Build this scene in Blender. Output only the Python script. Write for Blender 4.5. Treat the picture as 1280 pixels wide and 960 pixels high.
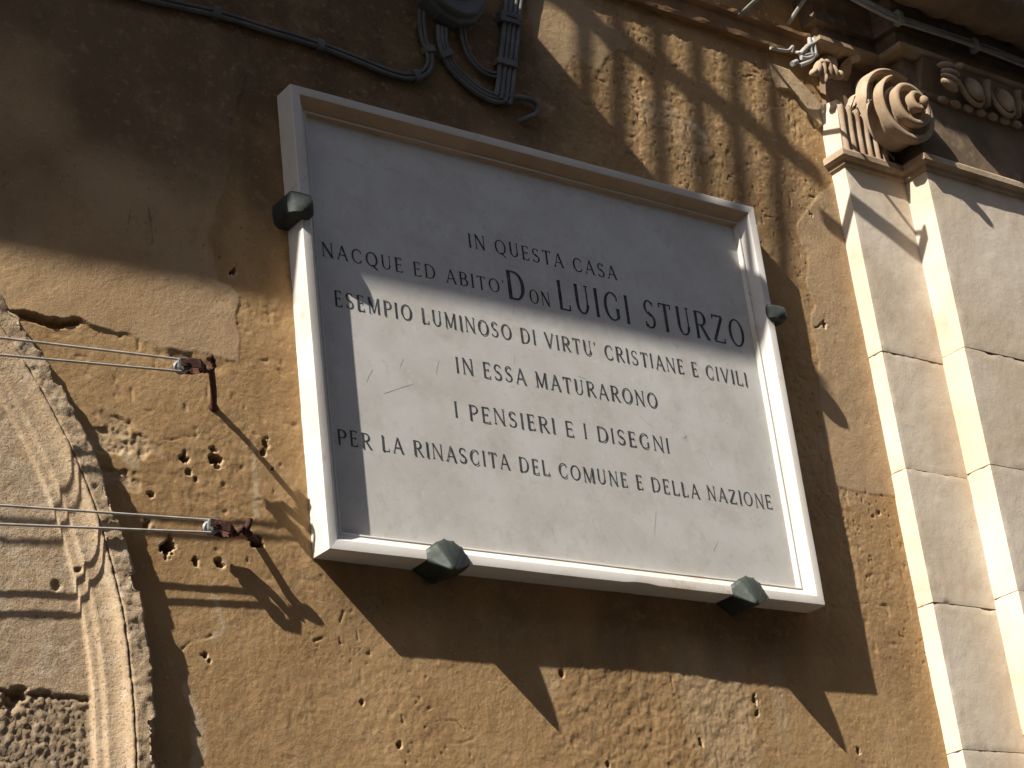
import bpy, bmesh, math, random
import numpy as np
from mathutils import Vector, Matrix

random.seed(7)
for o in list(bpy.data.objects):
    bpy.data.objects.remove(o, do_unlink=True)
SC = bpy.context.scene
COL = SC.collection

# ------------------------------------------------------------------ camera, sky, sun, exposure
CAM_R = np.array([[0.80241234, 0.14497231, 0.57889331],      # world rows: X, Y, Z from camera right/down/forward
                  [-0.58595143, 0.37526487, 0.71821808],
                  [-0.11311659, -0.91551041, 0.38606389]])
CAM_C = np.array([-2.70108126, -4.26227882, 1.62270036])
FPX = 2525.0

def at(px, py, y=0.0):
    """point of the plane Y = y that a measured position of the photograph belongs to"""
    r = CAM_R @ np.array([(px - 640) / FPX, (py - 480) / FPX, 1.0])
    t = (y - CAM_C[1]) / r[1]
    return CAM_C + r * t

cam_d = bpy.data.cameras.new('camera')
cam = bpy.data.objects.new('camera', cam_d)
COL.objects.link(cam)
cam_d.sensor_width = 36.0
cam_d.lens = 36.0 * FPX / 1280.0
cam_d.clip_start = 0.05
cam_d.clip_end = 500
M = Matrix.Identity(4)
for i in range(3):
    M[i][0] = CAM_R[i, 0]; M[i][1] = -CAM_R[i, 1]; M[i][2] = -CAM_R[i, 2]; M[i][3] = CAM_C[i]
cam.matrix_world = M
SC.camera = cam

SUN_DIR = Vector((3.05, 1.0, -3.0)).normalized()             # the way the light travels
W = bpy.data.worlds.new('World'); SC.world = W; W.use_nodes = True
nt = W.node_tree; nt.nodes.clear()
sky = nt.nodes.new('ShaderNodeTexSky'); sky.sky_type = 'NISHITA'; sky.sun_disc = False
sky.sun_elevation = math.asin(-SUN_DIR.z)
sky.sun_rotation = math.atan2(-SUN_DIR.x, -SUN_DIR.y)
bg = nt.nodes.new('ShaderNodeBackground'); bg.inputs[1].default_value = 0.097
wo = nt.nodes.new('ShaderNodeOutputWorld')
nt.links.new(sky.outputs[0], bg.inputs[0]); nt.links.new(bg.outputs[0], wo.inputs[0])

sd = bpy.data.lights.new('sun', 'SUN'); sd.energy = 5.0; sd.angle = math.radians(0.53); sd.color = (1.0, 0.955, 0.89)
so = bpy.data.objects.new('sun', sd); COL.objects.link(so)
so.rotation_euler = SUN_DIR.to_track_quat('-Z', 'Y').to_euler()
so.location = (-6, -4, 9)

SC.view_settings.view_transform = 'Standard'; SC.view_settings.look = 'None'
SC.view_settings.gamma = 1.0; SC.view_settings.use_curve_mapping = False
SC.view_settings.exposure = 0.95

# ------------------------------------------------------------------ numpy noise
def _hash(ix, iy, seed):
    h = (ix.astype(np.int64) * 374761393 + iy.astype(np.int64) * 668265263 + seed * 982451653) & 0xffffffff
    h = ((h ^ (h >> 13)) * 1274126177) & 0xffffffff
    h = h ^ (h >> 16)
    return (h & 0xffff) / 65535.0
def vnoise(x, y, seed=0):
    ix = np.floor(x); iy = np.floor(y); fx = x - ix; fy = y - iy
    fx = fx * fx * fx * (fx * (fx * 6 - 15) + 10); fy = fy * fy * fy * (fy * (fy * 6 - 15) + 10)
    a = _hash(ix, iy, seed); b = _hash(ix + 1, iy, seed); c = _hash(ix, iy + 1, seed); d = _hash(ix + 1, iy + 1, seed)
    return (a + (b - a) * fx) * (1 - fy) + (c + (d - c) * fx) * fy - 0.5
def fbm(x, y, f, octv=4, seed=0, g=0.5):
    s = 0; a = 1.0
    for k in range(octv):
        s = s + a * vnoise(x * f + 17.3 * k, y * f - 9.1 * k, seed + k); f *= 2.03; a *= g
    return s
def sstep(a, b, v):
    t = np.clip((v - a) / (b - a), 0, 1); return t * t * (3 - 2 * t)
def poly_sd(x, z, P):
    """signed distance to polygon, positive inside"""
    P = np.array(P); n = len(P); d = np.full(x.shape, 1e9); ins = np.zeros(x.shape, bool)
    for i in range(n):
        ax, az = P[i]; bx, bz = P[(i + 1) % n]
        ex, ez = bx - ax, bz - az
        t = np.clip(((x - ax) * ex + (z - az) * ez) / (ex * ex + ez * ez + 1e-12), 0, 1)
        d = np.minimum(d, np.hypot(x - ax - ex * t, z - az - ez * t))
        c = ((az > z) != (bz > z)) & (x < (bx - ax) * (z - az) / ((bz - az) if bz != az else 1e-9) + ax)
        ins ^= c
    return np.where(ins, d, -d)
def line_d(x, z, P):
    d = np.full(x.shape, 1e9)
    for i in range(len(P) - 1):
        ax, az = P[i]; bx, bz = P[i + 1]; ex, ez = bx - ax, bz - az
        t = np.clip(((x - ax) * ex + (z - az) * ez) / (ex * ex + ez * ez + 1e-12), 0, 1)
        d = np.minimum(d, np.hypot(x - ax - ex * t, z - az - ez * t))
    return d
def W2(pts, y=0.0):
    return [(at(px, py, y)[0], at(px, py, y)[2]) for px, py in pts]

# ------------------------------------------------------------------ materials
def mat(name, base, var=None, vscale=3.0, rough=0.9, bump=(), spots=None, metal=0.0, attr=False, streak=None, spec=0.3):
    """base colour varied by noise; bump = ((scale, distance), ...) ; spots = (colour, scale, threshold)"""
    m = bpy.data.materials.new(name); m.use_nodes = True
    t = m.node_tree; N = t.nodes; L = t.links; N.clear()
    out = N.new('ShaderNodeOutputMaterial'); b = N.new('ShaderNodeBsdfPrincipled'); L.new(b.outputs[0], out.inputs[0])
    b.inputs['Roughness'].default_value = rough; b.inputs['Metallic'].default_value = metal
    b.inputs['Specular IOR Level'].default_value = spec
    geo = N.new('ShaderNodeNewGeometry'); P = geo.outputs['Position']
    def noise(sc, det=6, ro=0.6, vec=None):
        n = N.new('ShaderNodeTexNoise'); n.inputs['Scale'].default_value = sc; n.inputs['Detail'].default_value = det
        n.inputs['Roughness'].default_value = ro; L.new(vec or P, n.inputs['Vector']); return n.outputs['Fac']
    def ramp(fac, a, c):
        r = N.new('ShaderNodeMapRange'); r.inputs['From Min'].default_value = a; r.inputs['From Max'].default_value = c
        r.interpolation_type = 'SMOOTHSTEP'; L.new(fac, r.inputs[0]); return r.outputs[0]
    def mix(fac, a, c):
        x = N.new('ShaderNodeMix'); x.data_type = 'RGBA'
        if isinstance(fac, float): x.inputs[0].default_value = fac
        else: L.new(fac, x.inputs[0])
        for s, v in ((6, a), (7, c)):
            if isinstance(v, tuple): x.inputs[s].default_value = (*v, 1)
            else: L.new(v, x.inputs[s])
        return x.outputs[2]
    c = base
    if var:
        c = mix(ramp(noise(vscale, 8), 0.35, 0.65), base, var)
    if attr:
        A = N.new('ShaderNodeAttribute'); A.attribute_name = 'wear_shade'
        sp = N.new('ShaderNodeSeparateColor'); L.new(A.outputs['Color'], sp.inputs[0])
        c = mix(sp.outputs[0], c, attr[0]); c = mix(sp.outputs[1], c, attr[1]); c = mix(sp.outputs[2], c, attr[2])
    if streak:
        mp = N.new('ShaderNodeMapping'); mp.inputs['Scale'].default_value = (9, 9, 0.7); L.new(P, mp.inputs[0])
        s = ramp(noise(1.0, 5, vec=mp.outputs[0]), 0.52, 0.75)
        mu = N.new('ShaderNodeMath'); mu.operation = 'MULTIPLY'; mu.inputs[1].default_value = streak[1]; L.new(s, mu.inputs[0])
        c = mix(mu.outputs[0], c, streak[0])
    if spots:
        for (col, sc, th, am, *wd) in spots:
            s = ramp(noise(sc, 6 if wd else 4, 0.7), th, th + (wd[0] if wd else 0.06))
            mu = N.new('ShaderNodeMath'); mu.operation = 'MULTIPLY'; mu.inputs[1].default_value = am; L.new(s, mu.inputs[0])
            c = mix(mu.outputs[0], c, col)
    if isinstance(c, tuple): b.inputs['Base Color'].default_value = (*c, 1)
    else: L.new(c, b.inputs['Base Color'])
    prev = None
    for sc, dist in bump:
        bp = N.new('ShaderNodeBump'); bp.inputs['Strength'].default_value = 1.0; bp.inputs['Distance'].default_value = dist
        L.new(noise(sc, 5, 0.65), bp.inputs['Height'])
        if prev: L.new(prev, bp.inputs['Normal'])
        prev = bp.outputs[0]
    if prev: L.new(prev, b.inputs['Normal'])
    return m

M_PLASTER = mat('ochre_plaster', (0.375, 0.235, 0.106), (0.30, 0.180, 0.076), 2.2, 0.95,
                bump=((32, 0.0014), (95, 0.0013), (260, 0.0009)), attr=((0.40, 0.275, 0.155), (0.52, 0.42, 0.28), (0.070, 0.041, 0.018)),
                spots=(((0.45, 0.30, 0.155), 4.0, 0.46, 0.35, 0.3), ((0.17, 0.098, 0.045), 13.0, 0.50, 0.42, 0.25), ((0.47, 0.33, 0.18), 24.0, 0.52, 0.35, 0.2), ((0.11, 0.065, 0.033), 65.0, 0.59, 0.55, 0.1), ((0.10, 0.06, 0.03), 150.0, 0.60, 0.5, 0.08), ((0.54, 0.41, 0.25), 95.0, 0.60, 0.5, 0.1)))
M_SHADE_STONE = mat('shade_dark_stone', (0.20, 0.14, 0.085), (0.12, 0.082, 0.05), 4.0, 0.95, bump=((60, 0.0015),), spots=(((0.33, 0.25, 0.16), 9.0, 0.55, 0.5, 0.15),))  # stone colour darkened to imitate the dim light around capital and entablature
M_COURSE = mat('brown_moulding', (0.26, 0.155, 0.075), (0.17, 0.095, 0.045), 5.0, 0.95, bump=((50, 0.0015), (200, 0.0008)))
M_STONE = mat('pale_limestone', (0.61, 0.525, 0.41), (0.53, 0.425, 0.305), 2.0, 0.92, bump=((45, 0.0012), (190, 0.0006)),
              spots=(((0.36, 0.265, 0.17), 4.5, 0.5, 0.5, 0.25), ((0.42, 0.33, 0.23), 30.0, 0.58, 0.4, 0.15), ((0.30, 0.22, 0.15), 90.0, 0.66, 0.4)))
M_CARVED = mat('carved_stone', (0.41, 0.31, 0.21), (0.27, 0.185, 0.11), 6.0, 0.92, bump=((60, 0.0015), (200, 0.0007)),
               spots=(((0.22, 0.14, 0.08), 11.0, 0.6, 0.5),))
M_ARCH = mat('weathered_tufa', (0.44, 0.315, 0.19), (0.37, 0.265, 0.16), 4.0, 0.95, bump=((50, 0.0018), (130, 0.0024), (300, 0.0016)),
             attr=((0.47, 0.35, 0.225), (0.50, 0.41, 0.29), (0.20, 0.14, 0.085)),
             spots=(((0.33, 0.235, 0.14), 9.0, 0.48, 0.5, 0.2), ((0.50, 0.41, 0.30), 50.0, 0.55, 0.6, 0.1), ((0.13, 0.09, 0.055), 75.0, 0.56, 0.65, 0.1), ((0.14, 0.10, 0.065), 150.0, 0.56, 0.7, 0.08), ((0.58, 0.46, 0.32), 120.0, 0.6, 0.6, 0.08)))
M_MARBLE = mat('marble_slab', (0.56, 0.54, 0.495), (0.50, 0.475, 0.43), 6.0, 0.5, bump=((120, 0.0003),),
               spots=(((0.43, 0.385, 0.33), 7.0, 0.47, 0.5, 0.2), ((0.40, 0.36, 0.31), 20.0, 0.54, 0.4, 0.15), ((0.38, 0.33, 0.28), 42.0, 0.60, 0.5, 0.1), ((0.66, 0.65, 0.62), 30.0, 0.58, 0.4, 0.12), ((0.33, 0.28, 0.235), 120.0, 0.63, 0.5, 0.08)), spec=0.4)
M_FRAME = mat('marble_frame', (0.60, 0.565, 0.51), (0.54, 0.49, 0.42), 4.0, 0.6, bump=((90, 0.0004),),
              spots=(((0.42, 0.32, 0.22), 9.0, 0.62, 0.5),), spec=0.25)
M_BROWN_MARBLE = mat('brown_marble', (0.36, 0.235, 0.135), (0.44, 0.31, 0.20), 4.0, 0.65, bump=((90, 0.0004),),
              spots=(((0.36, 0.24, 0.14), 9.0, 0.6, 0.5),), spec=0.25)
M_INK = mat('letter_paint', (0.030, 0.032, 0.034), (0.075, 0.078, 0.08), 30.0, 0.8, spots=(((0.2, 0.2, 0.195), 55.0, 0.6, 0.6),))
M_BRONZE = mat('green_bronze', (0.032, 0.038, 0.032), (0.052, 0.060, 0.050), 16.0, 0.55, bump=((50, 0.001),), metal=0.25,
               spots=(((0.085, 0.10, 0.085), 38.0, 0.63, 0.6),))
M_RUST = mat('rusted_iron', (0.085, 0.03, 0.017), (0.045, 0.022, 0.016), 40.0, 0.9, bump=((150, 0.0012),),
             spots=(((0.17, 0.07, 0.035), 90.0, 0.58, 0.7),))
M_WIRE = mat('galvanised_wire', (0.50, 0.46, 0.41), (0.36, 0.32, 0.27), 20.0, 0.55, metal=0.3)
M_PORC = mat('grey_porcelain', (0.24, 0.245, 0.24), (0.14, 0.145, 0.14), 20.0, 0.45)
M_CABLE = mat('grey_cable', (0.13, 0.123, 0.105), (0.085, 0.08, 0.068), 12.0, 0.6)
M_CABLE2 = mat('pale_cable', (0.36, 0.35, 0.315), (0.27, 0.255, 0.22), 12.0, 0.6)
M_BOX = mat('dark_plastic', (0.075, 0.078, 0.076), (0.10, 0.10, 0.095), 9.0, 0.6)
M_IRON = mat('painted_iron', (0.03, 0.03, 0.03), None, 1, 0.6)
M_STEEL = mat('galvanised_rod', (0.34, 0.33, 0.30), (0.25, 0.24, 0.21), 25.0, 0.5, metal=0.4)
M_WOOD = mat('door_wood', (0.12, 0.07, 0.04), (0.09, 0.05, 0.03), 8.0, 0.7)
M_GROUND = mat('street_paving', (0.07, 0.066, 0.06), (0.05, 0.047, 0.043), 1.5, 0.9, bump=((12, 0.004),))
M_OPP = mat('opposite_plaster', (0.42, 0.39, 0.35), (0.36, 0.33, 0.29), 1.0, 0.95)
M_DARK = mat('dark_void', (0.02, 0.017, 0.014), None, 1, 1.0)

# ------------------------------------------------------------------ object helpers
def tag(o, label=None, cat=None, group=None, kind=None):
    if label: o['label'] = label
    if cat: o['category'] = cat
    if group: o['group'] = group
    if kind: o['kind'] = kind
    return o
def empty(name, loc, label, cat, group=None):
    o = bpy.data.objects.new(name, None); COL.objects.link(o); o.location = loc; o.empty_display_size = 0.05
    return tag(o, label, cat, group)
def wloc(o):
    v = Vector(o.location)
    while o.parent: o = o.parent; v = v + Vector(o.location)
    return v
def link(name, me, m, parent=None, smooth=False):
    o = bpy.data.objects.new(name, me); COL.objects.link(o)
    me.materials.append(m)
    if smooth:
        me.polygons.foreach_set('use_smooth', [True] * len(me.polygons))
    if parent:
        o.parent = parent
        off = wloc(parent)
        me.transform(Matrix.Translation(-off))
    return o
def obj(name, bm, m, parent=None, smooth=False, recalc=True):
    if recalc: bmesh.ops.recalc_face_normals(bm, faces=bm.faces[:])
    me = bpy.data.meshes.new(name); bm.to_mesh(me); bm.free()
    return link(name, me, m, parent, smooth)
def auto_smooth(o, deg=35):
    me = o.data
    bm = bmesh.new(); bm.from_mesh(me)
    for f in bm.faces: f.smooth = True
    for e in bm.edges:
        if len(e.link_faces) == 2 and e.calc_face_angle(0) > math.radians(deg): e.smooth = False
    bm.to_mesh(me); bm.free(); return o
def BM(): return bmesh.new()
def add_faces(bm, vs, fs):
    v = [bm.verts.new(p) for p in vs]
    for f in fs:
        try: bm.faces.new([v[i] for i in f])
        except ValueError: pass
    return v
def add_box(bm, x0, x1, y0, y1, z0, z1, bevel=0.0):
    vs = [(x, y, z) for x in (x0, x1) for y in (y0, y1) for z in (z0, z1)]
    v = add_faces(bm, vs, [(0, 1, 3, 2), (4, 6, 7, 5), (0, 4, 5, 1), (2, 3, 7, 6), (0, 2, 6, 4), (1, 5, 7, 3)])
    if bevel:
        es = {e for q in v for e in q.link_edges}
        bmesh.ops.bevel(bm, geom=list(es), offset=bevel, segments=2, affect='EDGES')
def add_tube(bm, path, r, seg=8, cap=True):
    path = [Vector(p) for p in path]; n = len(path); rings = []
    up = Vector((0.123, 0.31, 0.94)).normalized()
    for i, p in enumerate(path):
        d = (path[min(i + 1, n - 1)] - path[max(i - 1, 0)]).normalized()
        a = up - d * up.dot(d)
        if a.length < 0.05: a = Vector((1, 0, 0)) - d * d.x
        a.normalize(); b = d.cross(a); up = a
        rr = r[i] if isinstance(r, (list, tuple)) else r
        rings.append([bm.verts.new(p + (a * math.cos(t) + b * math.sin(t)) * rr) for t in [2 * math.pi * k / seg for k in range(seg)]])
    for A, B in zip(rings, rings[1:]):
        for k in range(seg): bm.faces.new((A[k], A[(k + 1) % seg], B[(k + 1) % seg], B[k]))
    if cap: bm.faces.new(rings[0][::-1]); bm.faces.new(rings[-1])
def smooth_path(pts, n=6):
    P = [Vector(p) for p in pts]; P = [P[0] * 2 - P[1]] + P + [P[-1] * 2 - P[-2]]; out = []
    for i in range(1, len(P) - 2):
        for k in range(n):
            t = k / n
            a, b, c, d = P[i - 1], P[i], P[i + 1], P[i + 2]
            out.append(0.5 * ((2 * b) + (c - a) * t + (2 * a - 5 * b + 4 * c - d) * t * t + (3 * b - a - 3 * c + d) * t ** 3))
    out.append(P[-2]); return out
def add_ball(bm, c, r, rot=None, u=14, v=9):
    m4 = Matrix.Translation(c) @ (rot or Matrix.Identity(4)) @ Matrix.Diagonal((*r, 1))
    bmesh.ops.create_uvsphere(bm, u_segments=u, v_segments=v, radius=1.0, matrix=m4)
def add_extrude(bm, prof, axis_pts):
    """closed profile list of rings (each list of points)"""
    rings = [[bm.verts.new(p) for p in ring] for ring in axis_pts]
    n = len(rings[0])
    for A, B in zip(rings, rings[1:]):
        for k in range(n): bm.faces.new((A[k], A[(k + 1) % n], B[(k + 1) % n], B[k]))
    bm.faces.new(rings[0][::-1]); bm.faces.new(rings[-1])
def stepped_moulding(bm, prof, xs_front, x_end, back=0.03):
    """a moulding that follows the wall, the inner and the outer pilaster layer.
    prof: (overhang, z) from bottom to top; xs_front: list of (x_left, y_front) layers"""
    cols = []
    for o, z in prof:
        pts = []
        for i, (xl, yf) in enumerate(xs_front):
            yb = back if i == 0 else xs_front[i - 1][1] - o
            pts.append((xl - o, yb, z)); pts.append((xl - o, yf - o, z))
        pts.append((x_end, xs_front[-1][1] - o, z)); pts.append((x_end, back, z))
        cols.append([bm.verts.new(p) for p in pts])
    n = len(cols[0])
    for A, B in zip(cols, cols[1:]):
        for k in range(n):
            bm.faces.new((A[k], A[(k + 1) % n], B[(k + 1) % n], B[k]))
    bm.faces.new(cols[0][::-1]); bm.faces.new(cols[-1])
def grid_mesh(name, X, Y, Z, keep=None, attr=None):
    """mesh from 2-D arrays of coordinates"""
    nu, nv = X.shape
    co = np.stack([X, Y, Z], -1).reshape(-1, 3)
    i, j = np.meshgrid(np.arange(nu - 1), np.arange(nv - 1), indexing='ij')
    a = (i * nv + j)
    F = np.stack([a, a + nv, a + nv + 1, a + 1], -1).reshape(-1, 4)
    if keep is not None: F = F[keep.reshape(-1)]
    me = bpy.data.meshes.new(name)
    me.vertices.add(len(co)); me.vertices.foreach_set('co', co.ravel().astype(np.float32))
    me.loops.add(F.size); me.loops.foreach_set('vertex_index', F.ravel().astype(np.int32))
    me.polygons.add(len(F)); me.polygons.foreach_set('loop_start', np.arange(0, F.size, 4, dtype=np.int32))
    me.polygons.foreach_set('loop_total', np.full(len(F), 4, np.int32))
    me.update(calc_edges=True)
    if attr is not None:
        at_ = me.attributes.new('wear_shade', 'FLOAT_COLOR', 'POINT')
        A = np.concatenate([attr.reshape(-1, 3), np.ones((len(co), 1))], 1)
        at_.data.foreach_set('color', A.ravel().astype(np.float32))
    return me
def rough_blocks(name, m, parent, blocks, res=0.02, amp=0.0022, seed=1, rnd=0.006):
    """stone blocks with worn arrises: each (x0,x1,y0,y1,z0,z1); only front, left and lower/upper faces matter"""
    bm = BM()
    for bi, (x0, x1, y0, y1, z0, z1) in enumerate(blocks):
        nx = max(2, int((x1 - x0) / res)); ny = max(2, int((y1 - y0) / res)); nz = max(2, int((z1 - z0) / res))
        V = {}
        def vert(i, j, k):
            if (i, j, k) in V: return V[(i, j, k)]
            p = Vector((x0 + (x1 - x0) * i / nx, y0 + (y1 - y0) * j / ny, z0 + (z1 - z0) * k / nz))
            e = (i in (0, nx)) + (j == 0) + (k in (0, nz))
            q = np.array([p.x * 3.1 + p.y * 5.7 + bi, ]), np.array([p.z * 1.0 + p.y * 2.3])
            n1 = float(fbm(q[0] * 3, q[1] * 8, 1.0, 3, seed)[0]); n2 = float(fbm(q[0] * 12, q[1] * 34, 1.0, 2, seed + 9)[0])
            a = amp * (n1 * 1.5 + n2)
            if e >= 2:
                chip = rnd * (0.35 + max(0.0, n2 * 2.2 + n1 * 1.4))
                c = Vector(((x0 + x1) / 2, (y0 + y1) / 2, (z0 + z1) / 2))
                d = Vector(((1 if i == 0 else -1 if i == nx else 0), (1 if j == 0 else 0), (1 if k == 0 else -1 if k == nz else 0)))
                p = p + d * chip * 0.6
            else:
                if j == 0: p.y += a
                if i == 0: p.x += a
            V[(i, j, k)] = bm.verts.new(p); return V[(i, j, k)]
        def face(f, na, nb):
            for a in range(na):
                for b in range(nb):
                    bm.faces.new((f(a, b), f(a + 1, b), f(a + 1, b + 1), f(a, b + 1)))
        face(lambda a, b: vert(a, 0, b), nx, nz)
        face(lambda a, b: vert(0, a, b), ny, nz); face(lambda a, b: vert(nx, a, b), ny, nz)
        face(lambda a, b: vert(a, b, 0), nx, ny); face(lambda a, b: vert(a, b, nz), nx, ny)
    return auto_smooth(obj(name, bm, m, parent), 40)

# ------------------------------------------------------------------ ground and street
bm = BM(); add_faces(bm, [(-120, -120, 0), (120, -120, 0), (120, 120, 0), (-120, 120, 0)], [(0, 1, 2, 3)])
tag(obj('street', bm, M_GROUND), kind='structure')

bm = BM(); add_box(bm, -30, 30, -9.2, -6.0, 0.0, 10.0)
for k in range(15):
    for zf in (1.0, 4.6, 8.0): add_box(bm, -28 + k * 4.0, -26.8 + k * 4.0, -6.002, -5.93, zf, zf + 2.1, 0.02)
tag(obj('opposite_building', bm, M_OPP), 'plain plastered house on the other side of the narrow street', 'building')

# ------------------------------------------------------------------ the facade
FAC = empty('building_facade', (0, 0, 0), 'old ochre plastered facade with stone arch, carved pilaster capital and overhead balcony', 'building')
AC = (-2.1433, 2.8517); AR = 1.644                       # centre and outer radius of the stone arch

xs = np.concatenate([[-9, -7, -5, -4, -3], np.arange(-2.4, -1.0, 0.1), np.arange(-1.0, 2.44, 0.004), [2.6, 3.2, 4.5, 6.5, 9]])
zs = np.concatenate([[0, 0.8, 1.6, 2.2], np.arange(2.5, 5.66, 0.004), [5.9, 6.5, 7.5, 9.0, 10.5]])
X, Zg = np.meshgrid(xs, zs, indexing='ij')
wx = fbm(X, Zg, 14, 4, 31) * 0.020; wz = fbm(X, Zg, 14, 4, 47) * 0.020
PATCH_L = W2([(10, 390), (60, 397), (103, 403), (156, 419), (200, 430), (250, 445), (297, 456), (300, 419), (295, 397), (301, 375), (290, 362),
              (272, 353), (262, 300), (275, 275), (275, 238), (288, 212), (290, 188), (288, 156), (300, 125), (312, 90), (312, 62), (200, -20), (-120, -60), (-120, 380)])
PATCH_R = W2([(1030, 236), (1020, 247), (1010, 262), (997, 282), (1000, 305), (1010, 320), (1009, 345), (1015, 382), (1012, 400), (1020, 432), (1022, 458),
              (1026, 501), (1026, 536), (1033, 565), (1037, 597), (1049, 608), (1077, 617), (1140, 622), (1140, 300), (1060, 215)])
PATCH_S = W2([(958, 80), (985, 88), (1003, 108), (1030, 140), (1028, 158), (1019, 160), (1008, 146), (996, 126), (984, 114), (972, 112), (962, 98)])
PATCH_T = W2([(655, -10), (720, -5), (770, 40), (790, 62), (760, 70), (745, 90), (720, 78), (700, 95), (690, 120), (676, 100), (668, 50)])
PATCH_B = W2([(790, 115), (830, 128), (858, 150), (880, 160), (890, 190), (872, 215), (850, 190), (838, 165), (806, 160), (795, 140)])
pl = poly_sd(X + wx, Zg + wz, PATCH_L); pr = poly_sd(X + wx * 0.9, Zg + wz, PATCH_R)
ps = poly_sd(X + wx * 0.5, Zg + wz * 0.5, PATCH_S); pt = poly_sd(X + wx * 1.6, Zg + wz * 1.6, PATCH_T); pb = poly_sd(X + wx * 1.5, Zg + wz * 1.5, PATCH_B)
mL = sstep(-0.002, 0.006, pl); mR = sstep(-0.003, 0.006, pr); mS = sstep(-0.002, 0.004, ps); mT = sstep(-0.004, 0.008, pt); mB = sstep(-0.004, 0.008, pb)
smooth_mask = np.clip(mL + mR + mS + mT, 0, 1)
# surface relief (metres, outwards)
rough_zone = sstep(-0.5, 0.5, fbm(X, Zg, 1.7, 3, 5) * 2.2) * 0.7 + 0.3
top_right = sstep(4.55, 4.75, Zg) * sstep(1.2, 1.5, X)
rough_zone = np.clip(rough_zone + top_right * 0.2, 0, 1.1)
h = fbm(X, Zg, 1.1, 3, 11) * 0.010 + fbm(X, Zg, 6, 3, 12) * 0.0022
fine = fbm(X, Zg, 42, 3, 13, 0.6) * 0.0024 * rough_zone + vnoise(X * 150, Zg * 150, 14) * 0.0006
h = h + fine * (1 - 0.72 * smooth_mask)
trowel = vnoise(X * 3 + Zg * 2, Zg * 16 - X * 12, 77) * 0.0011
h = h + trowel * smooth_mask
cr = sstep(.16, .05, np.hypot((X - at(152, 566)[0]), (Zg - at(152, 566)[2]))) * sstep(.0, .2, fbm(X, Zg, 20, 3, 141))
h = h - cr * (0.003 + .007 * np.abs(fbm(X + wx, Zg + wz, 48, 3, 142)))
h = h + mL * (0.0015 + 0.012 * sstep(-0.45, -0.72, X) * sstep(4.0, 3.75, Zg)) + mR * 0.0015 + mS * 0.012 + mT * 0.002 + mB * 0.002
# eaten edges and pits
pit = vnoise((X + wx * .5) * 85, (Zg + wz * .5) * 75, 21); pitm = (1 - .6 * sstep(3.3, 3.1, Zg) * sstep(.2, .5, X)) * sstep(0.38, 0.44, pit) * sstep(0.02, 0.22, fbm(X, Zg, 3.2, 3, 23)) * (1 - 0.8 * smooth_mask)
h = h - pitm * 0.003
pit2 = vnoise((X + wx * .7) * 40, (Zg + wz * .7) * 40, 61); pitm2 = (1 - .6 * sstep(3.3, 3.1, Zg)) * sstep(0.36, 0.5, pit2) * (1 - 0.7 * smooth_mask)
h = h - pitm2 * 0.0022
crumble = sstep(0.03, 0.0, np.abs(pl + 0.02)) * sstep(0.0, 0.25, fbm(X, Zg, 9, 3, 25)) * sstep(3.86, 3.82, Zg) * sstep(-.2, -.3, X)
h = h - crumble * 0.006
# named holes
dark = np.zeros_like(X); light = np.zeros_like(X)
for px, py, r, dp in [(268, 572, .020, .05), (233, 572, .013, .035), (234, 589, .010, .010), (245, 598, .006, .006), (212, 684, .022, .06), (246, 703, .010, .02),
                      (275, 702, .013, .03), (320, 676, .019, .05), (290, 340, .012, .03), 
                      (329, 565, .009, .02), (333, 552, .012, .012), (500, 932, .009, .022), (453, 876, .006, .014), (703, 843, .009, .02),
                      (876, 929, .009, .02), (945, 874, .012, .014), (1074, 938, .013, .02), (1030, 408, .010, .02), (1012, 268, .009, .025),
                      (760, 955, .008, .014), (948, 890, .010, .01), (190, 620, .010, .014), (258, 820, .012, .02),
                      (185, 655, .014, .012), (1100, 640, .008, .01), 
                      (341, 586, .006, .008)]:
    c = at(px, py); d = np.hypot(X - c[0], (Zg - c[2]) * 0.85) / (r * 0.82) + fbm(X, Zg, 75, 3, int(px)) * 1.5
    k = sstep(1.05, 0.7, d); h = h - k * dp
    dark = np.maximum(dark, sstep(1.0, 0.5, d) * min(1.0, dp / .03) * 0.7); light = np.maximum(light, sstep(1.7, 1.0, d) * (1 - k) * 0.45)
# gash under the upper-left coat, cracks
gash = poly_sd(X + wx * .6, Zg + wz * .6, W2([(22, 391), (60, 396), (104, 402), (100, 408), (80, 409), (50, 404), (28, 398)]))
h = h - sstep(-0.002, 0.006, gash) * 0.020
for P, w, dp in [([(0, 238), (14, 225), (18, 190)], .003, .003), ([(610, 762), (640, 772), (690, 775)], .003, .004), ([(395, 800), (415, 793), (430, 778), (432, 766)], .004, .005),
                 ([(160, 245), (162, 300)], .003, .004), ([(184, 262), (186, 300)], .004, .005), ([(225, 812), (240, 800), (262, 796)], .004, .004),
                 ([(1000, 425), (1026, 410), (1030, 402)], .004, .006), ([(545, 905), (570, 900), (590, 912)], .0025, .003), ([(560, 930), (600, 915)], .0025, .003),
                 ([(690, 95), (730, 130), (760, 140)], .003, .003), ([(250, 540), (210, 548), (180, 546)], .003, .003), ([(840, 850), (842, 880)], .003, .003),
                 ([(1063, 690), (1064, 720)], .003, .003), ([(1106, 870), (1110, 900)], .003, .003), ([(312, 455), (308, 510), (310, 560)], .003, -.002),
                 ([(318, 455), (332, 480), (335, 500)], .004, -.003), ([(930, 96), (950, 98), (962, 104)], .004, .007)]:
    d = line_d(X + wx * .9, Zg + wz * .9, W2(P)); k = sstep(w, w * .3, d) * sstep(-.2, .15, fbm(X, Zg, 25, 2, 131)); h = h - k * dp * .6; dark = np.maximum(dark, k * (0.35 if dp > 0 else 0))
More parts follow.
